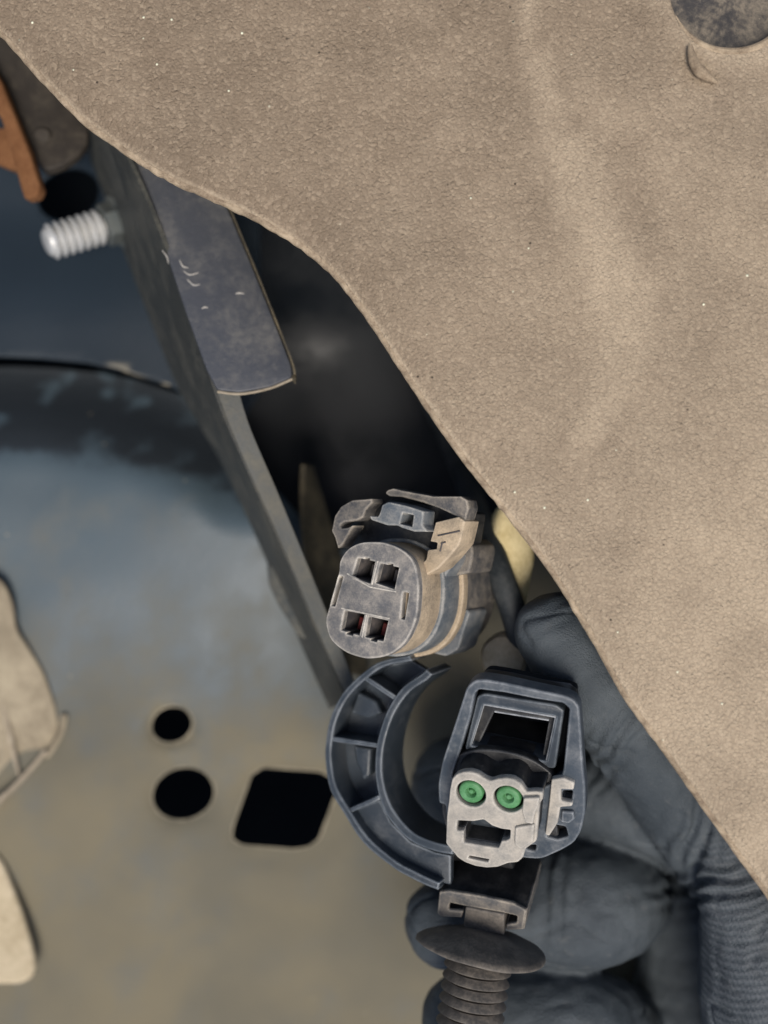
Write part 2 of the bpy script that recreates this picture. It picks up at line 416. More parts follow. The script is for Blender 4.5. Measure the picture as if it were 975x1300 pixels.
# ------------------------------------------------------------------ bracket that runs down from under the liner
br = thing('support_bracket', 'dark folded steel bracket with dusty cut edge and a narrow rail running down', 'bracket', P(320, 480, 20))
FP = Frame(P(270, 400, 14), (1, .10, 0), (0, .22, 1))
plate = [(60, 60), (180, 110), (250, 180), (283, 250), (300, 290), (325, 350), (347, 405), (369, 462), (371, 479), (342, 491), (305, 498), (276, 495), (262, 468), (236, 396), (206, 305), (168, 215), (120, 140)]
finish('plate', slab(FP, [rnd(FP.loop(plate), .8)], 0, 1.6, .35), M['bracket'], br)
for a, b, c in (((233, 344), (241, 349), (252, 346)), ((238, 355), (246, 362), (254, 361)), ((228, 330), (232, 338), (239, 340)), ((299, 373), (304, 372), (310, 373)), ((256, 392), (260, 390), (264, 391)), ((206, 318), (212, 326), (214, 335)), ((170, 200), (178, 205), (184, 203))):
    finish('paint_chip', tube([FP.pt(q.x, -.03, q.y) for q in (FP.at(*a), FP.at(*b), FP.at(*c))], [.08, .2, .07], 6, 3), M['chip'], br)
edge_line = [FP.pt(*(lambda q: (q.x, .5, q.y))(FP.at(*p))) for p in ((250, 178), (284, 249), (301, 289), (326, 349), (348, 404), (370.5, 462), (372.5, 480))]
edge_b = [FP.pt(*(lambda q: (q.x+.25, 3.6, q.y))(FP.at(*p))) for p in ((250, 178), (284, 249), (301, 289), (326, 349), (348, 404), (370.5, 462), (372.5, 480))]
finish('edge_flange', sheet(edge_line, edge_b, .4), M['brace'], br)
lip = [FP.pt(*(lambda q: (q.x, .3, q.y-.1))(FP.at(*p))) for p in ((371, 480), (342, 492), (305, 499), (276, 496))]
finish('bottom_lip', tube(lip, .26, 8, 4), M['raw_edge'], br)
fold = [P(95, 60, 18), P(168, 215, 17), P(206, 305, 16), P(236, 396, 15.5), P(262, 468, 15), P(280, 520, 16), P(310, 590, 18), P(355, 690, 22), P(402, 802, 27), P(440, 890, 31)]
back = [P(30, 60, 60), P(100, 170, 58), P(150, 300, 56), P(190, 405, 54), P(225, 490, 52), P(250, 535, 50), P(287, 600, 48), P(335, 705, 47), P(382, 818, 46), P(418, 900, 46)]
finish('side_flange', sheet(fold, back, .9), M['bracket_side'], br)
ra = [P(276, 497, 15.2), P(292, 540, 16), P(322, 610, 18.2), P(358, 690, 22), P(404, 800, 27), P(442, 890, 31)]
rb = [P(303, 497, 15.6), P(318, 545, 16.5), P(350, 620, 19), P(388, 712, 22.5), P(432, 822, 27.5), P(462, 900, 31.5)]
finish('rail', sheet(ra, rb, .9), M['rail'], br)
wt = slab(face_frame(372, 770, 40, .5), [rnd(face_frame(372, 770, 40, .5).loop([(338, 715), (356, 722), (392, 795), (398, 815), (378, 808), (352, 768), (340, 742)]), 1)], 0, 2, .5)
finish('weld_tab', wt, M['rail'], br)

# things at the upper left
FS = Frame(P(20, 180, 34), (1, -.25, 0), (0, .1, 1))
st = thing('rusty_strap', 'orange rusted steel strap hanging at the edge beside the brown plate', 'strap', P(38, 250, 34))
finish('strap', slab(FS, [rnd(FS.loop([(-60, 40), (-25, 60), (0, 102), (14, 137), (35, 188), (51, 238), (46, 249), (31, 253), (26, 238), (12, 184), (0, 148), (-60, 90)]), .7)], 0, 3, .5), M['rust'], st)
finish('backing_strip', slab(FS, [FS.loop([(-60, 150), (2, 150), (12, 190), (22, 205), (-2, 204), (-60, 180)])], 5, 8, .5), M['rust'], st)
FBp = Frame(P(60, 140, 42), (1, .15, 0), (0, .3, 1))
mp_ = thing('mounting_plate', 'dark brown grimy steel plate under the curved edge of the liner', 'plate', P(60, 200, 42))
finish('plate', slab(FBp, [rnd(FBp.loop([(-80, -40), (20, -20), (110, 60), (112, 180), (100, 196), (82, 208), (58, 216), (36, 190), (0, 100), (-80, 20)]), 1.2)], 0, 3, .6), M['brown'], mp_)
finish('boss', lathe([(0.2, 0), (1.6, .1), (2.1, .6), (2.3, 1.4)], P(53, 172, 39.5), (0, 1, 0), 16), M['brown'], mp_)
ax = (P(58, 309, 44) - P(150, 281, 52)).normalized(); b0 = P(150, 281, 52)
bolt = thing('threaded_stud', 'shiny zinc threaded stud with a grey nut poking out of the dark bracket flank', 'bolt', b0)
prof = [(3.3, 4)]; h = 4.0
for k in range(7): prof += [(3.25, h+.35), (4.15, h+.85), (4.15, h+1.0), (3.25, h+1.5)]; h += 1.75
prof += [(3.2, h), (2.9, h+.4), (2.2, h+.6)]
bl = (P(58, 309, 44) - b0).length
prof = [(r, hh*(bl)/(h+.6)) for r, hh in prof]
finish('thread', lathe(prof, b0, ax, 32), M['zinc'], bolt, ang=50)
finish('nut', lathe([(4.4, .8), (5.0, 1.0), (5.0, 3.6), (4.4, 4.0)], b0, ax, 6), M['nut'], bolt)
finish('washer', lathe([(5.9, -.6), (6.2, -.3), (6.2, .6), (5.9, .8)], b0, ax, 32), M['nut'], bolt)

# tan brackets at the left edge
FT = Frame(P(30, 880, 64.6), (1, .03, 0), (0, -.1, 1))
tb = thing('dusty_bracket', 'tall bracket caked in tan dirt at the left edge with a turned up corner', 'bracket', P(30, 1000, 62))
finish('plate', slab(FT, [rnd(FT.loop([(-420, 660), (-120, 700), (-40, 715), (4, 738), (16, 765), (20, 800), (38, 826), (56, 856), (69, 895), (74, 925), (66, 946), (40, 982), (0, 1016), (-120, 1080), (-420, 1110)]), 2)], 0, 1.6, .7), M['dirt'], tb)
finish('lip', sheet([P(81, 908, 64.6), P(77, 928, 64.1), P(66, 948, 63.6), P(58, 960, 63.6)], [P(70, 905, 68.6), P(68, 925, 68.6), P(58, 945, 68.6), P(48, 960, 68.6)], 1.0), M['dirt'], tb)
finish('ridge', tube([P(4, 742, 65.1), P(14, 790, 65.1), P(12, 845, 65.1)], [.5, 1.0, .5], 12), M['dirt'], tb)
finish('slot', tube([P(-8, 850, 65.6), P(4, 890, 65.6), P(14, 940, 65.1), P(24, 985, 64.6)], [.3, .8, .8, .3], 12), M['raw_edge'], tb)
finish('bottom_edge', sheet([P(60, 955, 64.6), P(30, 990, 63.6), P(0, 1018, 62.6), P(-60, 1070, 61.6)], [P(58, 962, 68.6), P(28, 998, 68.6), P(-2, 1027, 68.6), P(-62, 1080, 68.6)], 1.0), M['raw_edge'], tb)
FT2 = Frame(P(15, 1180, 63.5), (1, .1, 0), (0, .15, 1))
t2 = slab(FT2, [catmull(FT2.loop([(-420, 1120), (-120, 1090), (-40, 1075), (-4, 1085), (18, 1130), (34, 1175), (44, 1215), (42, 1238), (26, 1249), (0, 1250), (-60, 1252), (-420, 1250)]), True, 4)], 0, 2.6, 2.4, 5)
tag(finish('dusty_tab', t2, M['tabdirt'], at=P(15, 1240, 60)), 'rounded pale tan tab near the bottom of the left edge, below the dirt-caked bracket', 'tab')

# pieces seen between the bracket and the hand
FBr = Frame(P(405, 720, 58), (1, .5, 0), (0, .2, 1))
tag(finish('inner_brace', sheet([P(388, 590, 50), P(386, 650, 50), P(392, 730, 52), P(422, 850, 54)], [P(398, 592, 60), P(425, 680, 62), P(450, 760, 64), P(470, 860, 64)], 1.2), M['brace'], at=P(400, 800, 55)),
    'narrow dirty tan brace standing in the dark gap between the rail and the grey connector', 'brace')
tag(finish('loose_hose', tube([P(470, 330, 75), P(530, 470, 62), P(575, 570, 54), P(612, 665, 24), P(637, 735, 15), P(654, 785, 14), P(670, 850, 18)], 2.7, 18), M['hose'], at=P(640, 740, 45)),
    'thin black rubber hose running down behind the grey connector to the fingertip', 'hose')
tag(finish('cast_lug', slab(Frame(P(665, 700, 18), (1, .3, 0), (0, .2, 1)), [catmull(Frame(P(665, 700, 18), (1, .3, 0), (0, .2, 1)).loop([(640, 640), (668, 662), (682, 700), (677, 735), (670, 768), (660, 772), (640, 725), (628, 690)]), True, 4)], 0, 6, 2, 3), M['lug'], at=P(665, 760, 18)),
    'dirt-coated lug, sunlight painted into its pale yellow, between the black hose and the liner edge', 'lug')
tag(finish('tan_peg', lathe([(.3, 0), (2.4, .3), (4.2, 1.5), (5.0, 3.5), (5.2, 7), (5.2, 16)], P(637, 836, 13), (.25, .95, -.05), 28), M['tabdirt'], at=P(637, 836, 20)),
    'rounded tan peg between the grey connector and the gloved fingertip', 'peg')
tag(finish('tan_ledge', slab(face_frame(632, 755, 60), [rnd(face_frame(632, 755, 60).loop([(605, 735), (632, 712), (640, 738), (640, 762), (600, 768)]), 1)], 0, 5, 1.2), M['dirt'], at=P(632, 765, 60)),
    'small pale tan ledge close behind the lower back corner of the grey connector', 'ledge')

# ------------------------------------------------------------------ connector with four sockets
F1 = Frame(P(472, 760, -4), (1, -.60, -.32), (.24, -.133, 1))
c1 = thing('grey_connector', 'muddy grey wiring connector with four square sockets in its oval face', 'connector', F1.o + F1.y*12)
face = [(430, 728), (432, 712), (441, 698), (455, 690), (470, 688), (488, 689), (505, 695), (519, 705), (527, 718), (531, 739), (531, 762), (528, 785), (521, 804), (510, 820), (492, 832), (470, 836), (452, 833), (436, 826), (421, 813), (415, 798), (414, 786), (417, 774), (423, 752)]
def notch(q, top):                          # a socket opening with its little key notch
    a, b, c, d = [Vector(p) for p in q]
    if top:
        e = b-a; n = Vector((e.y, -e.x)).normalized()*2.4
        return [a, a+e*.38, a+e*.38+n, a+e*.68+n, a+e*.68, b, c, d]
    e = d-c; n = Vector((e.y, -e.x)).normalized()*3.0
    return [a, b, c, c+e*.32, c+e*.32+n, c+e*.68+n, c+e*.68, d]
socks = [([(454, 708), (476, 713), (470, 741), (446.5, 733)], 1), ([(482.5, 715), (506.5, 720.5), (500.5, 748), (476.5, 740)], 1),
         ([(437, 775), (462.5, 780), (456, 806.5), (432.5, 800)], 0), ([(467.5, 782.5), (492.7, 788), (486.5, 814), (463, 808.5)], 0)]
holes = [F1.loop(notch(*s)) for s in socks]
sl = [F1.loop(rnd([(511.5, 751), (519, 753), (513.5, 787), (508.5, 785.5)], 1)), F1.loop(rnd([(430.5, 731), (435.5, 732), (425, 770), (420, 769)], 1))]
fl = catmull(F1.loop(face), True, 4)
finish('face_plate', slab(F1, [fl] + holes + sl, 0, 1.6, .18), M['greyface'], c1)
finish('core', slab(F1, [inset(fl, -.15)] + [inset(h, .25) for h in holes] + sl, 1.6, 9.0, .1), M['greydirt'], c1)
for h in holes: finish('socket', slab(F1, [inset(h, .24), inset(h, .02)], .5, 9.0, .02), M['socket'], c1)
finish('core_back', slab(F1, [inset(fl, -.5)], 9.0, 11.5, .1), M['socket'], c1)
for i, (q, t) in enumerate(socks):
    lp = F1.loop(q); cx = sum((v for v in lp), Vector((0, 0)))/4
    fr = Frame(F1.pt(cx.x, 0, cx.y), F1.x, F1.z)
    if t:
        te = finish('terminal', box(fr, -1.1, 1.1, 4.5, 9.2, -1.6, .8, .2), M['socket'], c1)
    else:
        te = finish('terminal', box(fr, -1.0, 1.5, 4.0, 9.2, -1.9, .6, .25), M['redseal'], c1)
# divider lines moulded on the face: two vertical beads and a cross wall
for a, b in (((479.5, 712), (472, 742)), ((465, 780), (459.5, 809)), ((441, 728), (470, 745)), ((434, 772), (495, 785)), ((470, 745), (503, 751))):
    pa, pb = F1.at(*a), F1.at(*b)
    finish('bead', tube([F1.pt(pa.x, .05, pa.y), F1.pt(pb.x, .05, pb.y)], .22, 6, 1), M['greyface'], c1)
ring1 = inset(fl, .55); ring2 = inset(fl, 1.3)
finish('seal_band', slab(F1, [ring1], 9.0, 15.5, .3, 3), M['bluegrey'], c1)
finish('collar', slab(F1, [ring2], 15.5, 17.6, .25, 3), M['greydirt'], c1)
finish('rear_shell', slab(F1, [inset(fl, 1.0)], 17.6, 31, .6, 3), M['grey'], c1)
q = F1.loop([(556, 712), (575, 694), (590, 688), (617, 684), (628, 692), (629, 702), (624, 725), (600, 730), (570, 722)], 24)
finish('shoulder', slab(F1, [rnd(q, .5)], 14, 24, .4, 3), M['grey'], c1)
q = F1.loop([(585, 790), (612, 770), (616, 775), (608, 800), (602, 820), (586, 829), (566, 824), (560, 810)], 25)
finish('rear_foot', slab(F1, [rnd(q, .6)], 18, 26, .35, 3), M['bluegrey'], c1)
finish('shoulder_rib', slab(F1, [rnd(F1.loop([(552, 724), (573, 702), (580, 704), (577, 715), (560, 742), (553, 748)], 10), .5)], 9.5, 16, .4), M['bluegrey'], c1)
lp = [(425, 655), (433, 643), (447, 635), (472, 633), (473, 638), (464, 647), (461, 657), (453, 661), (436, 663), (431, 667), (433, 671), (441, 670), (449, 667), (434, 693), (429, 696), (425, 682), (421, 674)]
finish('guard_corner', slab(F1, [rnd(F1.loop(lp, 3), .2)], 3, 7, .22, 2), M['grey'], c1)
lp = [(485, 641), (493, 637), (516, 642), (538, 649), (536, 666), (543, 675), (526, 675), (510, 670), (504, 667), (492, 667), (471, 660), (469, 655), (480, 656), (483, 649)]
hl = [(511, 651), (525, 654), (523, 669), (507, 665)]
finish('latch', slab(F1, [rnd(F1.loop(lp, 1.5), .3), F1.loop(hl, 1.5)], 1.5, 6, .2, 2), M['bluegrey'], c1)
lp = [(489, 626), (492, 622), (499, 620), (512, 623), (550, 630), (585, 630), (593, 635), (595, 645), (590, 662), (582, 657), (568, 650), (557, 645), (537, 638), (510, 631), (494, 630)]
finish('guard_bar', slab(F1, [rnd(F1.loop(lp, 5), .2)], 5, 9, .22, 2), M['grey'], c1)
lp = [(553, 663), (582, 656), (590, 662), (586, 680), (583, 691), (570, 707), (556, 722), (533, 735), (529, 722), (541, 710), (543, 698), (554, 697), (555, 689), (546, 687), (550, 674)]
finish('guard_post', slab(F1, [rnd(F1.loop(lp, 4), .2)], 4, 10, .22, 2), M['greydirt'], c1)
for a, b in (((556, 680), (584, 674)), ((562, 688), (559, 700)), ((560, 690), (566, 688))):
    pa, pb = F1.at(*a, 4), F1.at(*b, 4)
    finish('groove', tube([F1.pt(pa.x, 3.95, pa.y), F1.pt(pb.x, 3.95, pb.y)], .16, 6, 1), M['socket'], c1)
finish('guard_floor', slab(F1, [rnd(F1.loop([(434, 690), (430, 668), (438, 652), (470, 645), (494, 634), (550, 640), (588, 652), (582, 690), (545, 722), (500, 715), (450, 715)], 9), .5)], 9.3, 19, .5), M['black'], c1)
# ------------------------------------------------------------------ black connector with the two green seals
F2 = Frame(P(630, 1040, -8), (1, -.26, -.21), (.10, -.42, 1))
c2 = thing('black_connector', 'black wiring connector with two green seals in its pale dusty face', 'connector', F2.o + F2.y*10)
fpx = [(571, 1003), (574, 989), (580, 983), (588, 980.5), (597, 980), (607, 983), (616, 989), (623, 992), (632, 989), (641, 988), (651, 989), (661, 995), (668, 1006), (680, 1005), (689, 1006), (689, 1015), (685, 1020), (683, 1045), (681, 1068), (667, 1078), (664, 1089), (657, 1095), (645, 1096), (632, 1101), (618, 1102), (604, 1100), (590, 1095), (581, 1089), (566, 1071), (567, 1037), (570, 1015)]
f2l = rnd(F2.loop(fpx), .35)
cav = [(580.7, 1042), (600.7, 1043), (614, 1040.7), (624.7, 1048.7), (636.7, 1052.7), (648, 1054), (647.3, 1064.7), (642, 1068), (636.7, 1068), (632.7, 1077), (588.7, 1070), (588.7, 1055.3), (579.3, 1055)]
slt = [(596, 1086.7), (620.7, 1091.3), (619, 1095.3), (594, 1090)]
sc1, sc2 = F2.at(597.7, 1008), F2.at(645.3, 1015)
def circ(c, r, n=30): return [Vector((c.x+r*math.cos(2*math.pi*i/n), c.y+r*math.sin(2*math.pi*i/n))) for i in range(n)]
RS = 2.8
finish('face_plate', slab(F2, [f2l, circ(sc1, RS), circ(sc2, RS), rnd(F2.loop(cav), .25), F2.loop(slt)], 0, 1.6, .28), M['pale'], c2)
finish('core', slab(F2, [inset(f2l, -.2), circ(sc1, RS+.1), circ(sc2, RS+.1), F2.loop(cav), F2.loop(slt)], 1.6, 10, .1), M['black'], c2)
finish('core_back', slab(F2, [inset(f2l, -.4)], 10, 12, .1), M['black'], c2)
for c in (sc1, sc2):
    o_ = F2.pt(c.x-.05, .1, c.y+.15)
    seal = finish('seal', lathe([(.05, 1.0), (.78, .95), (.86, .8), (.98, .15), (1.1, 0), (1.9, 0), (2.15, .12), (2.3, .45), (2.3, 7)], o_, F2.y, 36), M['green'], c2, ang=40)
    finish('dimple', lathe([(.05, .32), (.40, .36), (.52, .55), (.56, 1.0)], o_, F2.y, 20), M['green'], seal)
# raised pads on the right of the face
finish('face_pad', slab(F2, [rnd(F2.loop([(666, 1010), (686, 1009), (685, 1020), (680, 1030), (678, 1043), (668, 1041), (664, 1026)]), .4)], -1.0, .2, .3), M['pale'], c2)
finish('face_pad', slab(F2, [rnd(F2.loop([(655, 1048), (679, 1044), (678, 1066), (662, 1076), (654, 1070)]), .4)], -.7, .2, .3), M['pale'], c2)
hood = [(562, 1004), (566, 980), (578, 962), (596, 953.5), (620, 952), (647, 955.5), (670, 962.5), (690, 974), (705, 992), (706, 1040), (698, 1068), (590, 1078), (563, 1040)]
finish('hood', slab(F2, [catmull(F2.loop(hood, 7), True, 3)], 7, 9, .3), M['black'], c2)
finish('hood_body', slab(F2, [inset(catmull(F2.loop(hood, 7), True, 3), -.4)], 9, 13, .3), M['black'], c2)
ro = [(597, 868), (604, 863.5), (615, 863), (640, 867), (680, 876), (718, 884), (729, 889), (735, 897), (737, 920), (740, 970), (743, 1000), (743, 1030), (738, 1055), (729, 1070), (714, 1079), (687, 1091), (669, 1090), (640, 1085), (590, 1075), (566, 1040), (566, 1022), (557, 1020), (556, 995), (561, 968), (580, 911), (592, 874)]
ri = [(608, 875.5), (640, 879.5), (680, 887.5), (715, 893), (723, 900), (719, 940), (715, 978), (711, 990), (698, 996), (640, 1020), (585, 1010), (574, 985), (584, 955), (597, 912), (603, 881)]
h1 = [(714, 1004), (727, 1004), (725, 1018), (713, 1016)]; h2 = [(703, 1047), (718, 1050), (721, 1062), (707, 1066), (693, 1062)]; h3 = [(669, 1073), (681, 1073), (679, 1081), (666, 1078)]
finish('shroud', slab(F2, [rnd(F2.loop(ro, 6), 1.1)] + [rnd(F2.loop(h, 6), .35) for h in (ri, h1, h2, h3)], 6, 9.2, .35, 3), M['rim'], c2)
finish('housing', slab(F2, [rnd(inset(F2.loop(ro, 6), -1.4), .8), F2.loop(ri, 6)], 9.2, 13, .3), M['black'], c2)
# stepped tabs between the shroud and the core
finish('side_tab', slab(F2, [rnd(F2.loop([(700, 990), (715, 988), (729, 994), (728, 1003), (712, 1002), (712, 1017), (727, 1020), (726, 1024), (711, 1025), (708, 1045), (697, 1062), (692, 1060), (697, 1020)], 5), .3)], 5, 6.6, .3), M['pale'], c2)
finish('side_tab', slab(F2, [rnd(F2.loop([(713, 1030), (728, 1031), (730, 1040), (722, 1046), (712, 1044)], 5.2), .3)], 5.2, 6.4, .3), M['rim'], c2)
f2o = [(606, 884), (615, 880.5), (706, 895), (716, 902), (705, 976), (690, 975), (595, 956), (590, 950)]
f2i = [(614, 894.5), (706, 910), (694, 967), (598, 947)]
finish('latch_frame', slab(F2, [rnd(F2.loop(f2o, 8), .5), F2.loop(f2i, 8)], 8, 14, .3), M['arm'], c2)
f3o = [(614, 893), (707, 909), (695, 968), (597, 948)]; f3i = [(628, 903), (697, 913.5), (688, 962), (609, 943)]
finish('latch_window', slab(F2, [F2.loop(f3o, 10), F2.loop(f3i, 10)], 10, 22, .3), M['black'], c2)
for a, b, yy in (((614, 894), (706, 910), 8.6), ((706, 910), (694, 966), 8.6), ((614, 894), (598, 946), 8.8), ((628, 903), (697, 914), 10.0)):
    pa, pb = F2.at(*a, yy), F2.at(*b, yy)
    finish('bead', tube([F2.pt(pa.x, yy, pa.y), F2.pt(pb.x, yy, pb.y)], .22, 6, 1), M['rim'], c2)
finish('back_wall', slab(F2, [rnd(inset(F2.loop(ro, 6), -1.6), .8), inset(F2.loop(f3o, 10), .1)], 13, 15, .4), M['deep'], c2)  # both back pieces near-black: window shade put into their colour
finish('pocket_back', slab(F2, [F2.loop(f3o, 10)], 22, 23, .2), M['deep'], c2)
tr = [(558, 1133), (569, 1131.5), (610, 1138), (651, 1147), (668, 1156), (664, 1180), (643, 1181), (643, 1174), (656, 1172), (657, 1163), (641, 1159), (590, 1150), (571, 1146), (569, 1156), (588, 1157), (586, 1165), (561, 1164), (555, 1160), (557, 1144)]
finish('clip_track', slab(F2, [rnd(F2.loop(tr, 3), .3)], 3, 19, .28), M['black'], c2)
finish('track_flank', slab(F2, [F2.loop([(669, 1155), (665, 1181), (661.5, 1180), (665, 1156)], 3)], 3.4, 18, .1), M['grey'], c2)
finish('track_rim', slab(F2, [rnd(inset(F2.loop(tr, 2.7), .05), .3)], 2.7, 3.6, .25), M['grey'], c2)

# ------------------------------------------------------------------ push-in clip below it
ZC = Vector((.15, 0.08, .98)).normalized()
FC = Frame(P(610, 1180, 1), (1, 0, -.14), ZC)
pc = thing('push_clip', 'grimy black push-in clip with a wide disc and ribbed stem, slotted under the black connector', 'clip', FC.o)
finish('slider', slab(F2, [rnd(F2.loop([(591, 1152), (640, 1161), (640, 1188), (588, 1177)], 2.2), .3)], 2.2, 13, .3), M['clip'], pc)
dc = P(612, 1188, 4.5)
dprof = [(.5, 1.2), (3.5, 1.0), (6, .5), (9, -.3), (11.8, -1.4), (12.6, -2.0), (12.7, -2.5), (12.3, -2.6), (9, -1.4), (5.5, -1.0), (.5, -1.0)]
dbm = lathe(dprof, dc, ZC, 64)
for v in dbm.verts:
    q = v.co - dc; rr = (q - ZC*q.dot(ZC)).length
    a = math.atan2(q.dot(FC.y), q.dot(FC.x))
    v.co += ZC*(.05*rr*math.sin(2*a+.5)*.5 + .25*noise.noise(v.co*.2))
finish('disc', dbm, M['clip'], pc, ang=45)
sc = dc - ZC*1.0
stem = finish('stem', lathe([(4.0, 0), (4.0, -46)], sc, ZC, 32), M['black'], pc)
def rib_bm(o): return lathe([(3.9, .1), (5.35, 0), (6.45, -1.2), (6.55, -1.42), (6.4, -1.5), (3.9, -1.0)], o, ZC, 48, False)
first = None
for k in range(14):
    o_ = sc - ZC*(1.6 + 2.15*k)
    if first is None: first = finish('rib', rib_bm(o_), M['clip'], stem, at=o_, ang=40)
    else:
        r_ = first.copy(); COL.objects.link(r_); r_.parent = stem; r_.location = W3 @ ((o_ - Vector(stem['_at']))*S)

# ------------------------------------------------------------------ curved retainer arm
FA = Frame(P(480, 960, 9), (1, -.40, -.02), (.02, .0, 1))
arm = thing('retainer_arm', 'black C-shaped plastic retainer with ribbed pockets curling out from beside the black connector', 'retainer', P(540, 1100, 4))
oa = [(520, 832), (485, 839), (461, 854), (435, 880), (419, 912), (413, 945), (413, 970), (419, 1003), (436, 1032), (461, 1070), (498, 1101), (520, 1114), (540, 1124), (556, 1130)]
ob = [(523, 839), (489, 846), (466, 861), (442, 885), (427, 914), (421, 945), (421, 969), (427, 999), (443, 1027), (467, 1063), (502, 1093), (524, 1105), (542, 1114), (558, 1121)]
ia = [(541, 850), (533, 857), (515, 869), (502, 884), (489, 908), (479, 940), (476, 968), (477, 990), (483, 1018), (496, 1043), (521, 1068), (552, 1081), (574, 1085)]
ib = [(549, 856), (541, 864), (524, 875), (511, 889), (498, 911), (488, 943), (485, 968), (486, 988), (492, 1012), (504, 1035), (526, 1058), (555, 1070), (577, 1074)]
def band(a, b, y0, y1, bev=.3): return slab(FA, [catmull(FA.loop(a, y0), False, 4) + catmull(FA.loop(b, y0), False, 4)[::-1]], y0, y1, bev, 3)
finish('outer_rim', band(oa, ob, 0, 10), M['arm'], arm)
finish('inner_rim', band(ia, ib, 0, 12), M['arm'], arm)
finish('web', band(ob, ia + [], 7.5, 9.5, .1), M['arm'], arm)
for a, b in (((464, 861), (504, 888)), ((420, 938), (482, 947)), ((440, 1031), (482, 1012))):
    pa, pb = Vector(a), Vector(b); n_ = Vector(((pb-pa).y, -(pb-pa).x)).normalized()*3.0
    finish('rib', slab(FA, [FA.loop([pa+n_, pb+n_, pb-n_, pa-n_], .4)], .4, 8.5, .3), M['arm'], arm)
for lp in ([(455, 878), (478, 890), (486, 906), (468, 912), (446, 905)], [(450, 946), (472, 950), (470, 985), (462, 990), (452, 965)]):
    finish('pocket_tongue', slab(FA, [rnd(FA.loop(lp, 5), .6)], 4.6, 8, .6, 3), M['arm'], arm)
finish('floor_web', slab(FA, [rnd(FA.loop([(443, 1031), (482, 1015), (496, 1044), (521, 1069), (552, 1082), (572, 1086), (572, 1124), (545, 1115), (524, 1105), (500, 1092), (466, 1062)], 3), .4)], 3, 5, .2), M['arm'], arm)
finish('root_block', slab(F2, [rnd(F2.loop([(545, 1100), (570, 1096), (640, 1104), (650, 1140), (575, 1128), (545, 1126)], 8), .5)], 13, 20, .6), M['black'], arm)

# ------------------------------------------------------------------ the gloved hand
def knit_mat():
    m = bpy.data.materials.new('glove'); m.use_nodes = True; nt = m.node_tree; b = nt.nodes['Principled BSDF']
    tc = N(nt, 'ShaderNodeTexCoord').outputs['Object']
    at = N(nt, 'ShaderNodeAttribute', attribute_name='dust').outputs['Fac']
    n1 = noise_(nt, tc, 16, 5, .6); n2 = noise_(nt, tc, 3, 5, .65); n3 = noise_(nt, tc, .35, 3, .6)
    col = mix(nt, ramp(nt, n1, .35, .7), (.042, .053, .063), (.078, .093, .105))
    col = mix(nt, ramp(nt, n2, .55, .8, 0, .45), col, (.125, .13, .13))
    mp = N(nt, 'ShaderNodeMapping'); mp.inputs['Rotation'].default_value = (0, 0, R(-28)); nt.links.new(tc, mp.inputs['Vector'])
    w = N(nt, 'ShaderNodeTexWave', Scale=1000/4.2, Distortion=2.0, Detail=2.0); w.bands_direction = 'Y'; w.inputs['Detail Scale'].default_value = 1.5
    nt.links.new(mp.outputs[0], w.inputs['Vector'])
    w2 = N(nt, 'ShaderNodeTexWave', Scale=1000/2.8, Distortion=1.8, Detail=1.0); w2.bands_direction = 'X'
    nt.links.new(mp.outputs[0], w2.inputs['Vector'])
    kn = math_(nt, 'MULTIPLY', math_(nt, 'ADD', w.outputs['Fac'], math_(nt, 'MULTIPLY', w2.outputs['Fac'], .45)), at)
    col = mix(nt, math_(nt, 'MULTIPLY', kn, .2), col, (.2, .21, .23))
    nt.links.new(col, b.inputs['Base Color']); b.inputs['Roughness'].default_value = .62; b.inputs['Specular IOR Level'].default_value = .35
    h = math_(nt, 'ADD', math_(nt, 'MULTIPLY', n3, .8), math_(nt, 'ADD', math_(nt, 'MULTIPLY', n2, .8), math_(nt, 'MULTIPLY', kn, .3)))
    bp = N(nt, 'ShaderNodeBump', Strength=.8); bp.inputs['Distance'].default_value = .45*S
    nt.links.new(h, bp.inputs['Height']); nt.links.new(bp.outputs[0], b.inputs['Normal'])
    return m
M['glove'] = knit_mat()
def capsule_chain(bm, pts, sub=6):
    """pts: (px, py, depth, radius in px at that depth); a run of overlapping balls joined to tapered rods"""
    C = []
    for px, py, y, r in pts:
        k = (D0+y)/D0*K0; v = P(px, py, y); C.append(Vector((v.x, v.y, v.z, r*k)))
    Q = catmull(C, False, sub)
    for i, q in enumerate(Q):
        bmesh.ops.create_icosphere(bm, subdivisions=3, radius=q[3], matrix=Matrix.Translation(q.to_3d()))
hb = bmesh.new()
fingers = {
    'index':  [(708, 804, 5, 54), (735, 840, 5, 60), (790, 908, 9, 66), (850, 975, 18, 72), (930, 1080, 28, 80)],
    'middle': [(592, 1006, 42, 74), (640, 1002, 42, 62), (720, 1006, 36, 52), (800, 1020, 31, 57), (870, 1045, 33, 62), (950, 1110, 38, 70)],
    'ring':   [(566, 1172, 27, 54), (610, 1160, 30, 62), (690, 1150, 31, 76), (745, 1146, 30, 81), (782, 1138, 38, 70), (815, 1140, 64, 54), (960, 1170, 84, 60)],
    'little': [(590, 1292, 26, 56), (650, 1300, 27, 66), (720, 1300, 28, 76), (755, 1308, 34, 74), (805, 1310, 62, 60), (960, 1290, 84, 70)],
    'thumb':  [(905, 1000, 14, 40), (925, 1050, 14, 48), (950, 1110, 14, 62), (975, 1200, 14, 86), (1000, 1300, 16, 108), (1040, 1420, 20, 120)],
}
for f in fingers.values(): capsule_chain(hb, f)
capsule_chain(hb, [(990, 1100, 60, 80), (990, 1220, 66, 95), (1010, 1330, 60, 115), (1070, 1480, 40, 130)], 4)   # palm and heel of the hand
capsule_chain(hb, [(850, 1110, 60, 40), (862, 1220, 62, 55), (862, 1340, 60, 66)], 4)
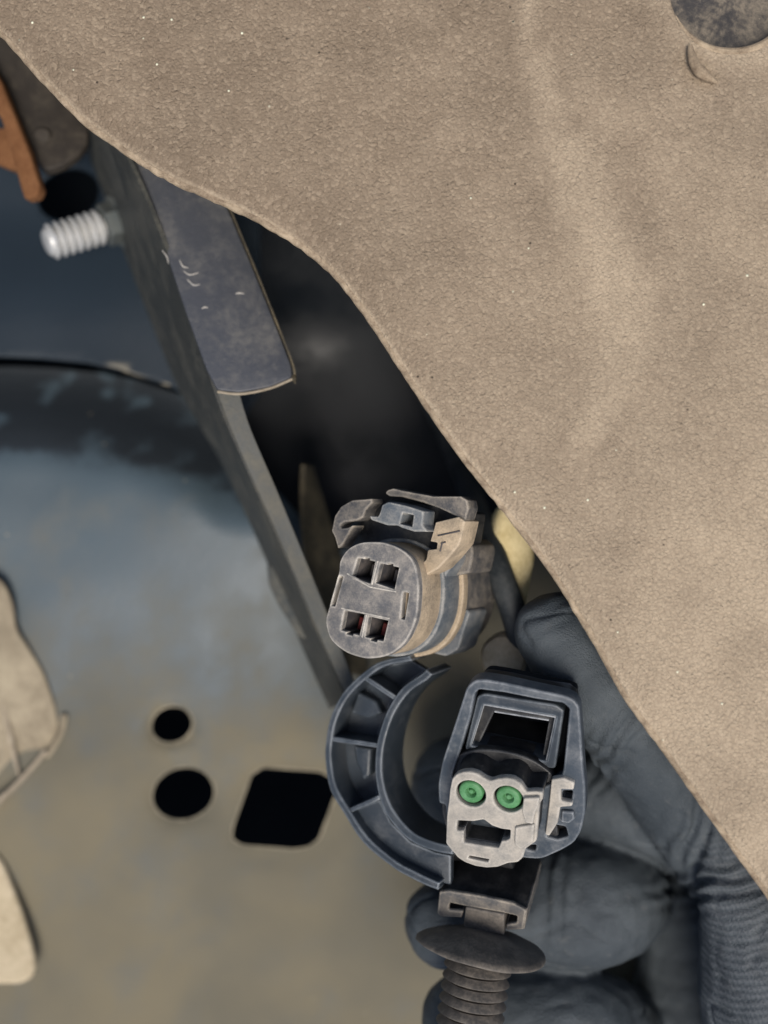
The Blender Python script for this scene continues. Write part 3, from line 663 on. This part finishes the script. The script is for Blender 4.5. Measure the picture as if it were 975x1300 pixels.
me = bpy.data.meshes.new('h'); hb.to_mesh(me); hb.free()
tmp = bpy.data.objects.new('h', me); COL.objects.link(tmp)
md = tmp.modifiers.new('r', 'REMESH'); md.mode = 'VOXEL'; md.voxel_size = .62; md.adaptivity = 0
ms = tmp.modifiers.new('s', 'SMOOTH'); ms.factor = .5; ms.iterations = 5
dg = bpy.context.evaluated_depsgraph_get()
me2 = bpy.data.meshes.new_from_object(tmp.evaluated_get(dg))
bpy.data.objects.remove(tmp); bpy.data.meshes.remove(me)
hb = bmesh.new(); hb.from_mesh(me2); bpy.data.meshes.remove(me2); hb.normal_update()
disp = {}
for v in hb.verts:
    x, y = pix(v.co); q = v.co
    d = .55*noise.noise(q*.10) + .22*noise.noise(q*.32)
    cr = noise.noise(Vector((q.x*.07, q.y*.07, q.z*.15)) + Vector((3, 1, 7)))
    d -= .55*math.exp(-(cr/.07)**2)*sm(-.15, .3, noise.noise(q*.05 + Vector((9, 4, 2))))
    # folds across the finger joints
    for (cx, cy, dx, dy, wd_, am) in ((712, 770, .5, .86, 40, .2), (790, 940, .8, .6, 70, .5), (880, 1060, .9, .3, 60, .6), (900, 1125, .2, 1, 60, 1.0), (700, 1120, 1, .1, 90, .35)):
        u = (x-cx)*dx + (y-cy)*dy; w_ = -(x-cx)*dy + (y-cy)*dx
        g = math.exp(-(w_/wd_)**2 - (u/26)**2)
        d += am*g*math.sin(u/3.4 + 2.5*noise.noise(q*.15))
    disp[v] = d
for v, d in disp.items(): v.co += v.normal*d
def knit_zone(co):
    x, y = pix(co)
    return sm(870, 905, x)*sm(1030, 1110, y) if co.y < 36 else 0.0
tag(finish('gloved_hand', hb, M['glove'], at=P(800, 1200, 30), ang=180, attr=knit_zone), 'hand in a charcoal knit work glove holding the black connector from behind', 'hand')

# ------------------------------------------------------------------ the liner in front
EDGE = [(-260, -180), (-60, -20), (0, 38), (45, 88), (100, 145), (140, 175), (180, 203), (215, 223), (250, 239), (290, 257), (330, 277), (370, 300), (410, 330), (440, 362), (470, 402), (500, 448), (530, 494), (565, 545), (600, 592), (650, 655), (700, 720), (750, 800), (800, 888), (850, 957), (905, 1035), (975, 1132), (1100, 1310), (1260, 1520)]
FL = Frame(P(650, 400, -12), (1, -.035, 0), (0, .035, 1))
epx = [tuple(v) for v in catmull(EDGE, False, 4)]
hole = ell(930, -16, 80, 82, 10, 40)
ln = slab(FL, [FL.loop(epx + [(1560, 1520), (1560, -520), (-260, -520)]), FL.loop(hole)], 0, 2.2, .7, 3)
gridcut(ln, FL, 3, (-105, 70), (-100, 80))
STREAK = [(662, -40), (672, 40), (690, 120), (725, 220), (762, 310), (790, 380), (800, 430), (775, 490), (745, 560)]
STREAK2 = [(830, 560), (870, 640), (930, 720), (1010, 800)]
def ln_d(co):
    x, y = pix(co); e = seg_dist((x, y), EDGE)
    d = 1.0*(1-sm(0, 40, e))**2
    s = seg_dist((x, y), STREAK); d -= .35*math.exp(-(s/40)**2)
    r = math.hypot(x-932, y+18); d -= .5*math.exp(-((r-92)/14)**2)
    d += .5*noise.noise(Vector((x/70, y/70, 0)))
    return d
for v in ln.verts: v.co.y += ln_d(v.co)
def ln_dust_tone(co):
    x, y = pix(co); q = Vector((x/60, y/60, 2))
    d = .22 + .50*sm(250, 1500, x*.8+y*.75) + .12*noise.noise(q)  # tone gets lighter towards the lower right
    s = seg_dist((x, y), STREAK); wd_ = 13 + 22*sm(40, 300, y)*sm(620, 380, y)
    d += (.29 + .14*noise.noise(Vector((x/25, y/40, 7))))*sm(wd_*1.4, wd_*.6, s)
    d += .16*sm(60, 10, seg_dist((x, y), STREAK2))
    e = seg_dist((x, y), EDGE); d += .45*sm(7, 2, e) - .12*sm(70, 10, e)*sm(700, 300, y)
    r = math.hypot(x-932, y+18); d += .3*math.exp(-((r-90)/12)**2)
    return d
lin = thing('fender_liner', 'tan dust covered plastic fender liner with a curved lower edge filling the upper right', 'fender liner', P(650, 400, -7))
finish('panel', ln, M['liner'], lin, attr=ln_dust_tone)
lipp = []
for e in catmull(EDGE, False, 9):
    q = FL.at(e.x, e.y); c = FL.pt(q.x, .9, q.y); c.y += ln_d(c) + .25*noise.noise(Vector((e.x/30, e.y/30, 5))); c.z += .28*noise.noise(Vector((e.x/14, e.y/14, 9))) + .12*noise.noise(Vector((e.x/5, e.y/5, 3))); lipp.append(c)
finish('edge_lip', tube(lipp, .75, 10, 1), M['liner_edge'], lin)
finish('bead', tube([P(876, 58, -12.7), P(880, 78, -13.0), P(891, 93, -13.0), P(910, 105, -12.7)], [.4, .9, 1.1, .3], 12), M['liner_edge'], lin)
hl_pts = []
for v in ell(930, -16, 81, 83, 10, 60):
    if v.y > 20:
        q = FL.at(v.x, v.y); c = FL.pt(q.x, .6, q.y); c.y += ln_d(c); hl_pts.append(c)
hl_pts.sort(key=lambda c: c.x)
finish('hole_lip', tube(hl_pts, [.3, .75, .9, .9, .75], 10, 1), M['liner_edge'], lin)
pl = thing('hole_plug', 'scuffed dark grey plug filling the round hole at the top right of the liner', 'plug', P(932, -18, -6))
dp = lathe([(.3, 3.0), (6, 2.4), (10.5, .9), (12.6, .2), (13.3, 1.2), (13.3, 5)], P(930, -16, -9.5), (0, 1, 0), 56)
finish('dish', dp, M['plug'], pl)
for o in bpy.data.objects:
    if '_at' in o: del o['_at']
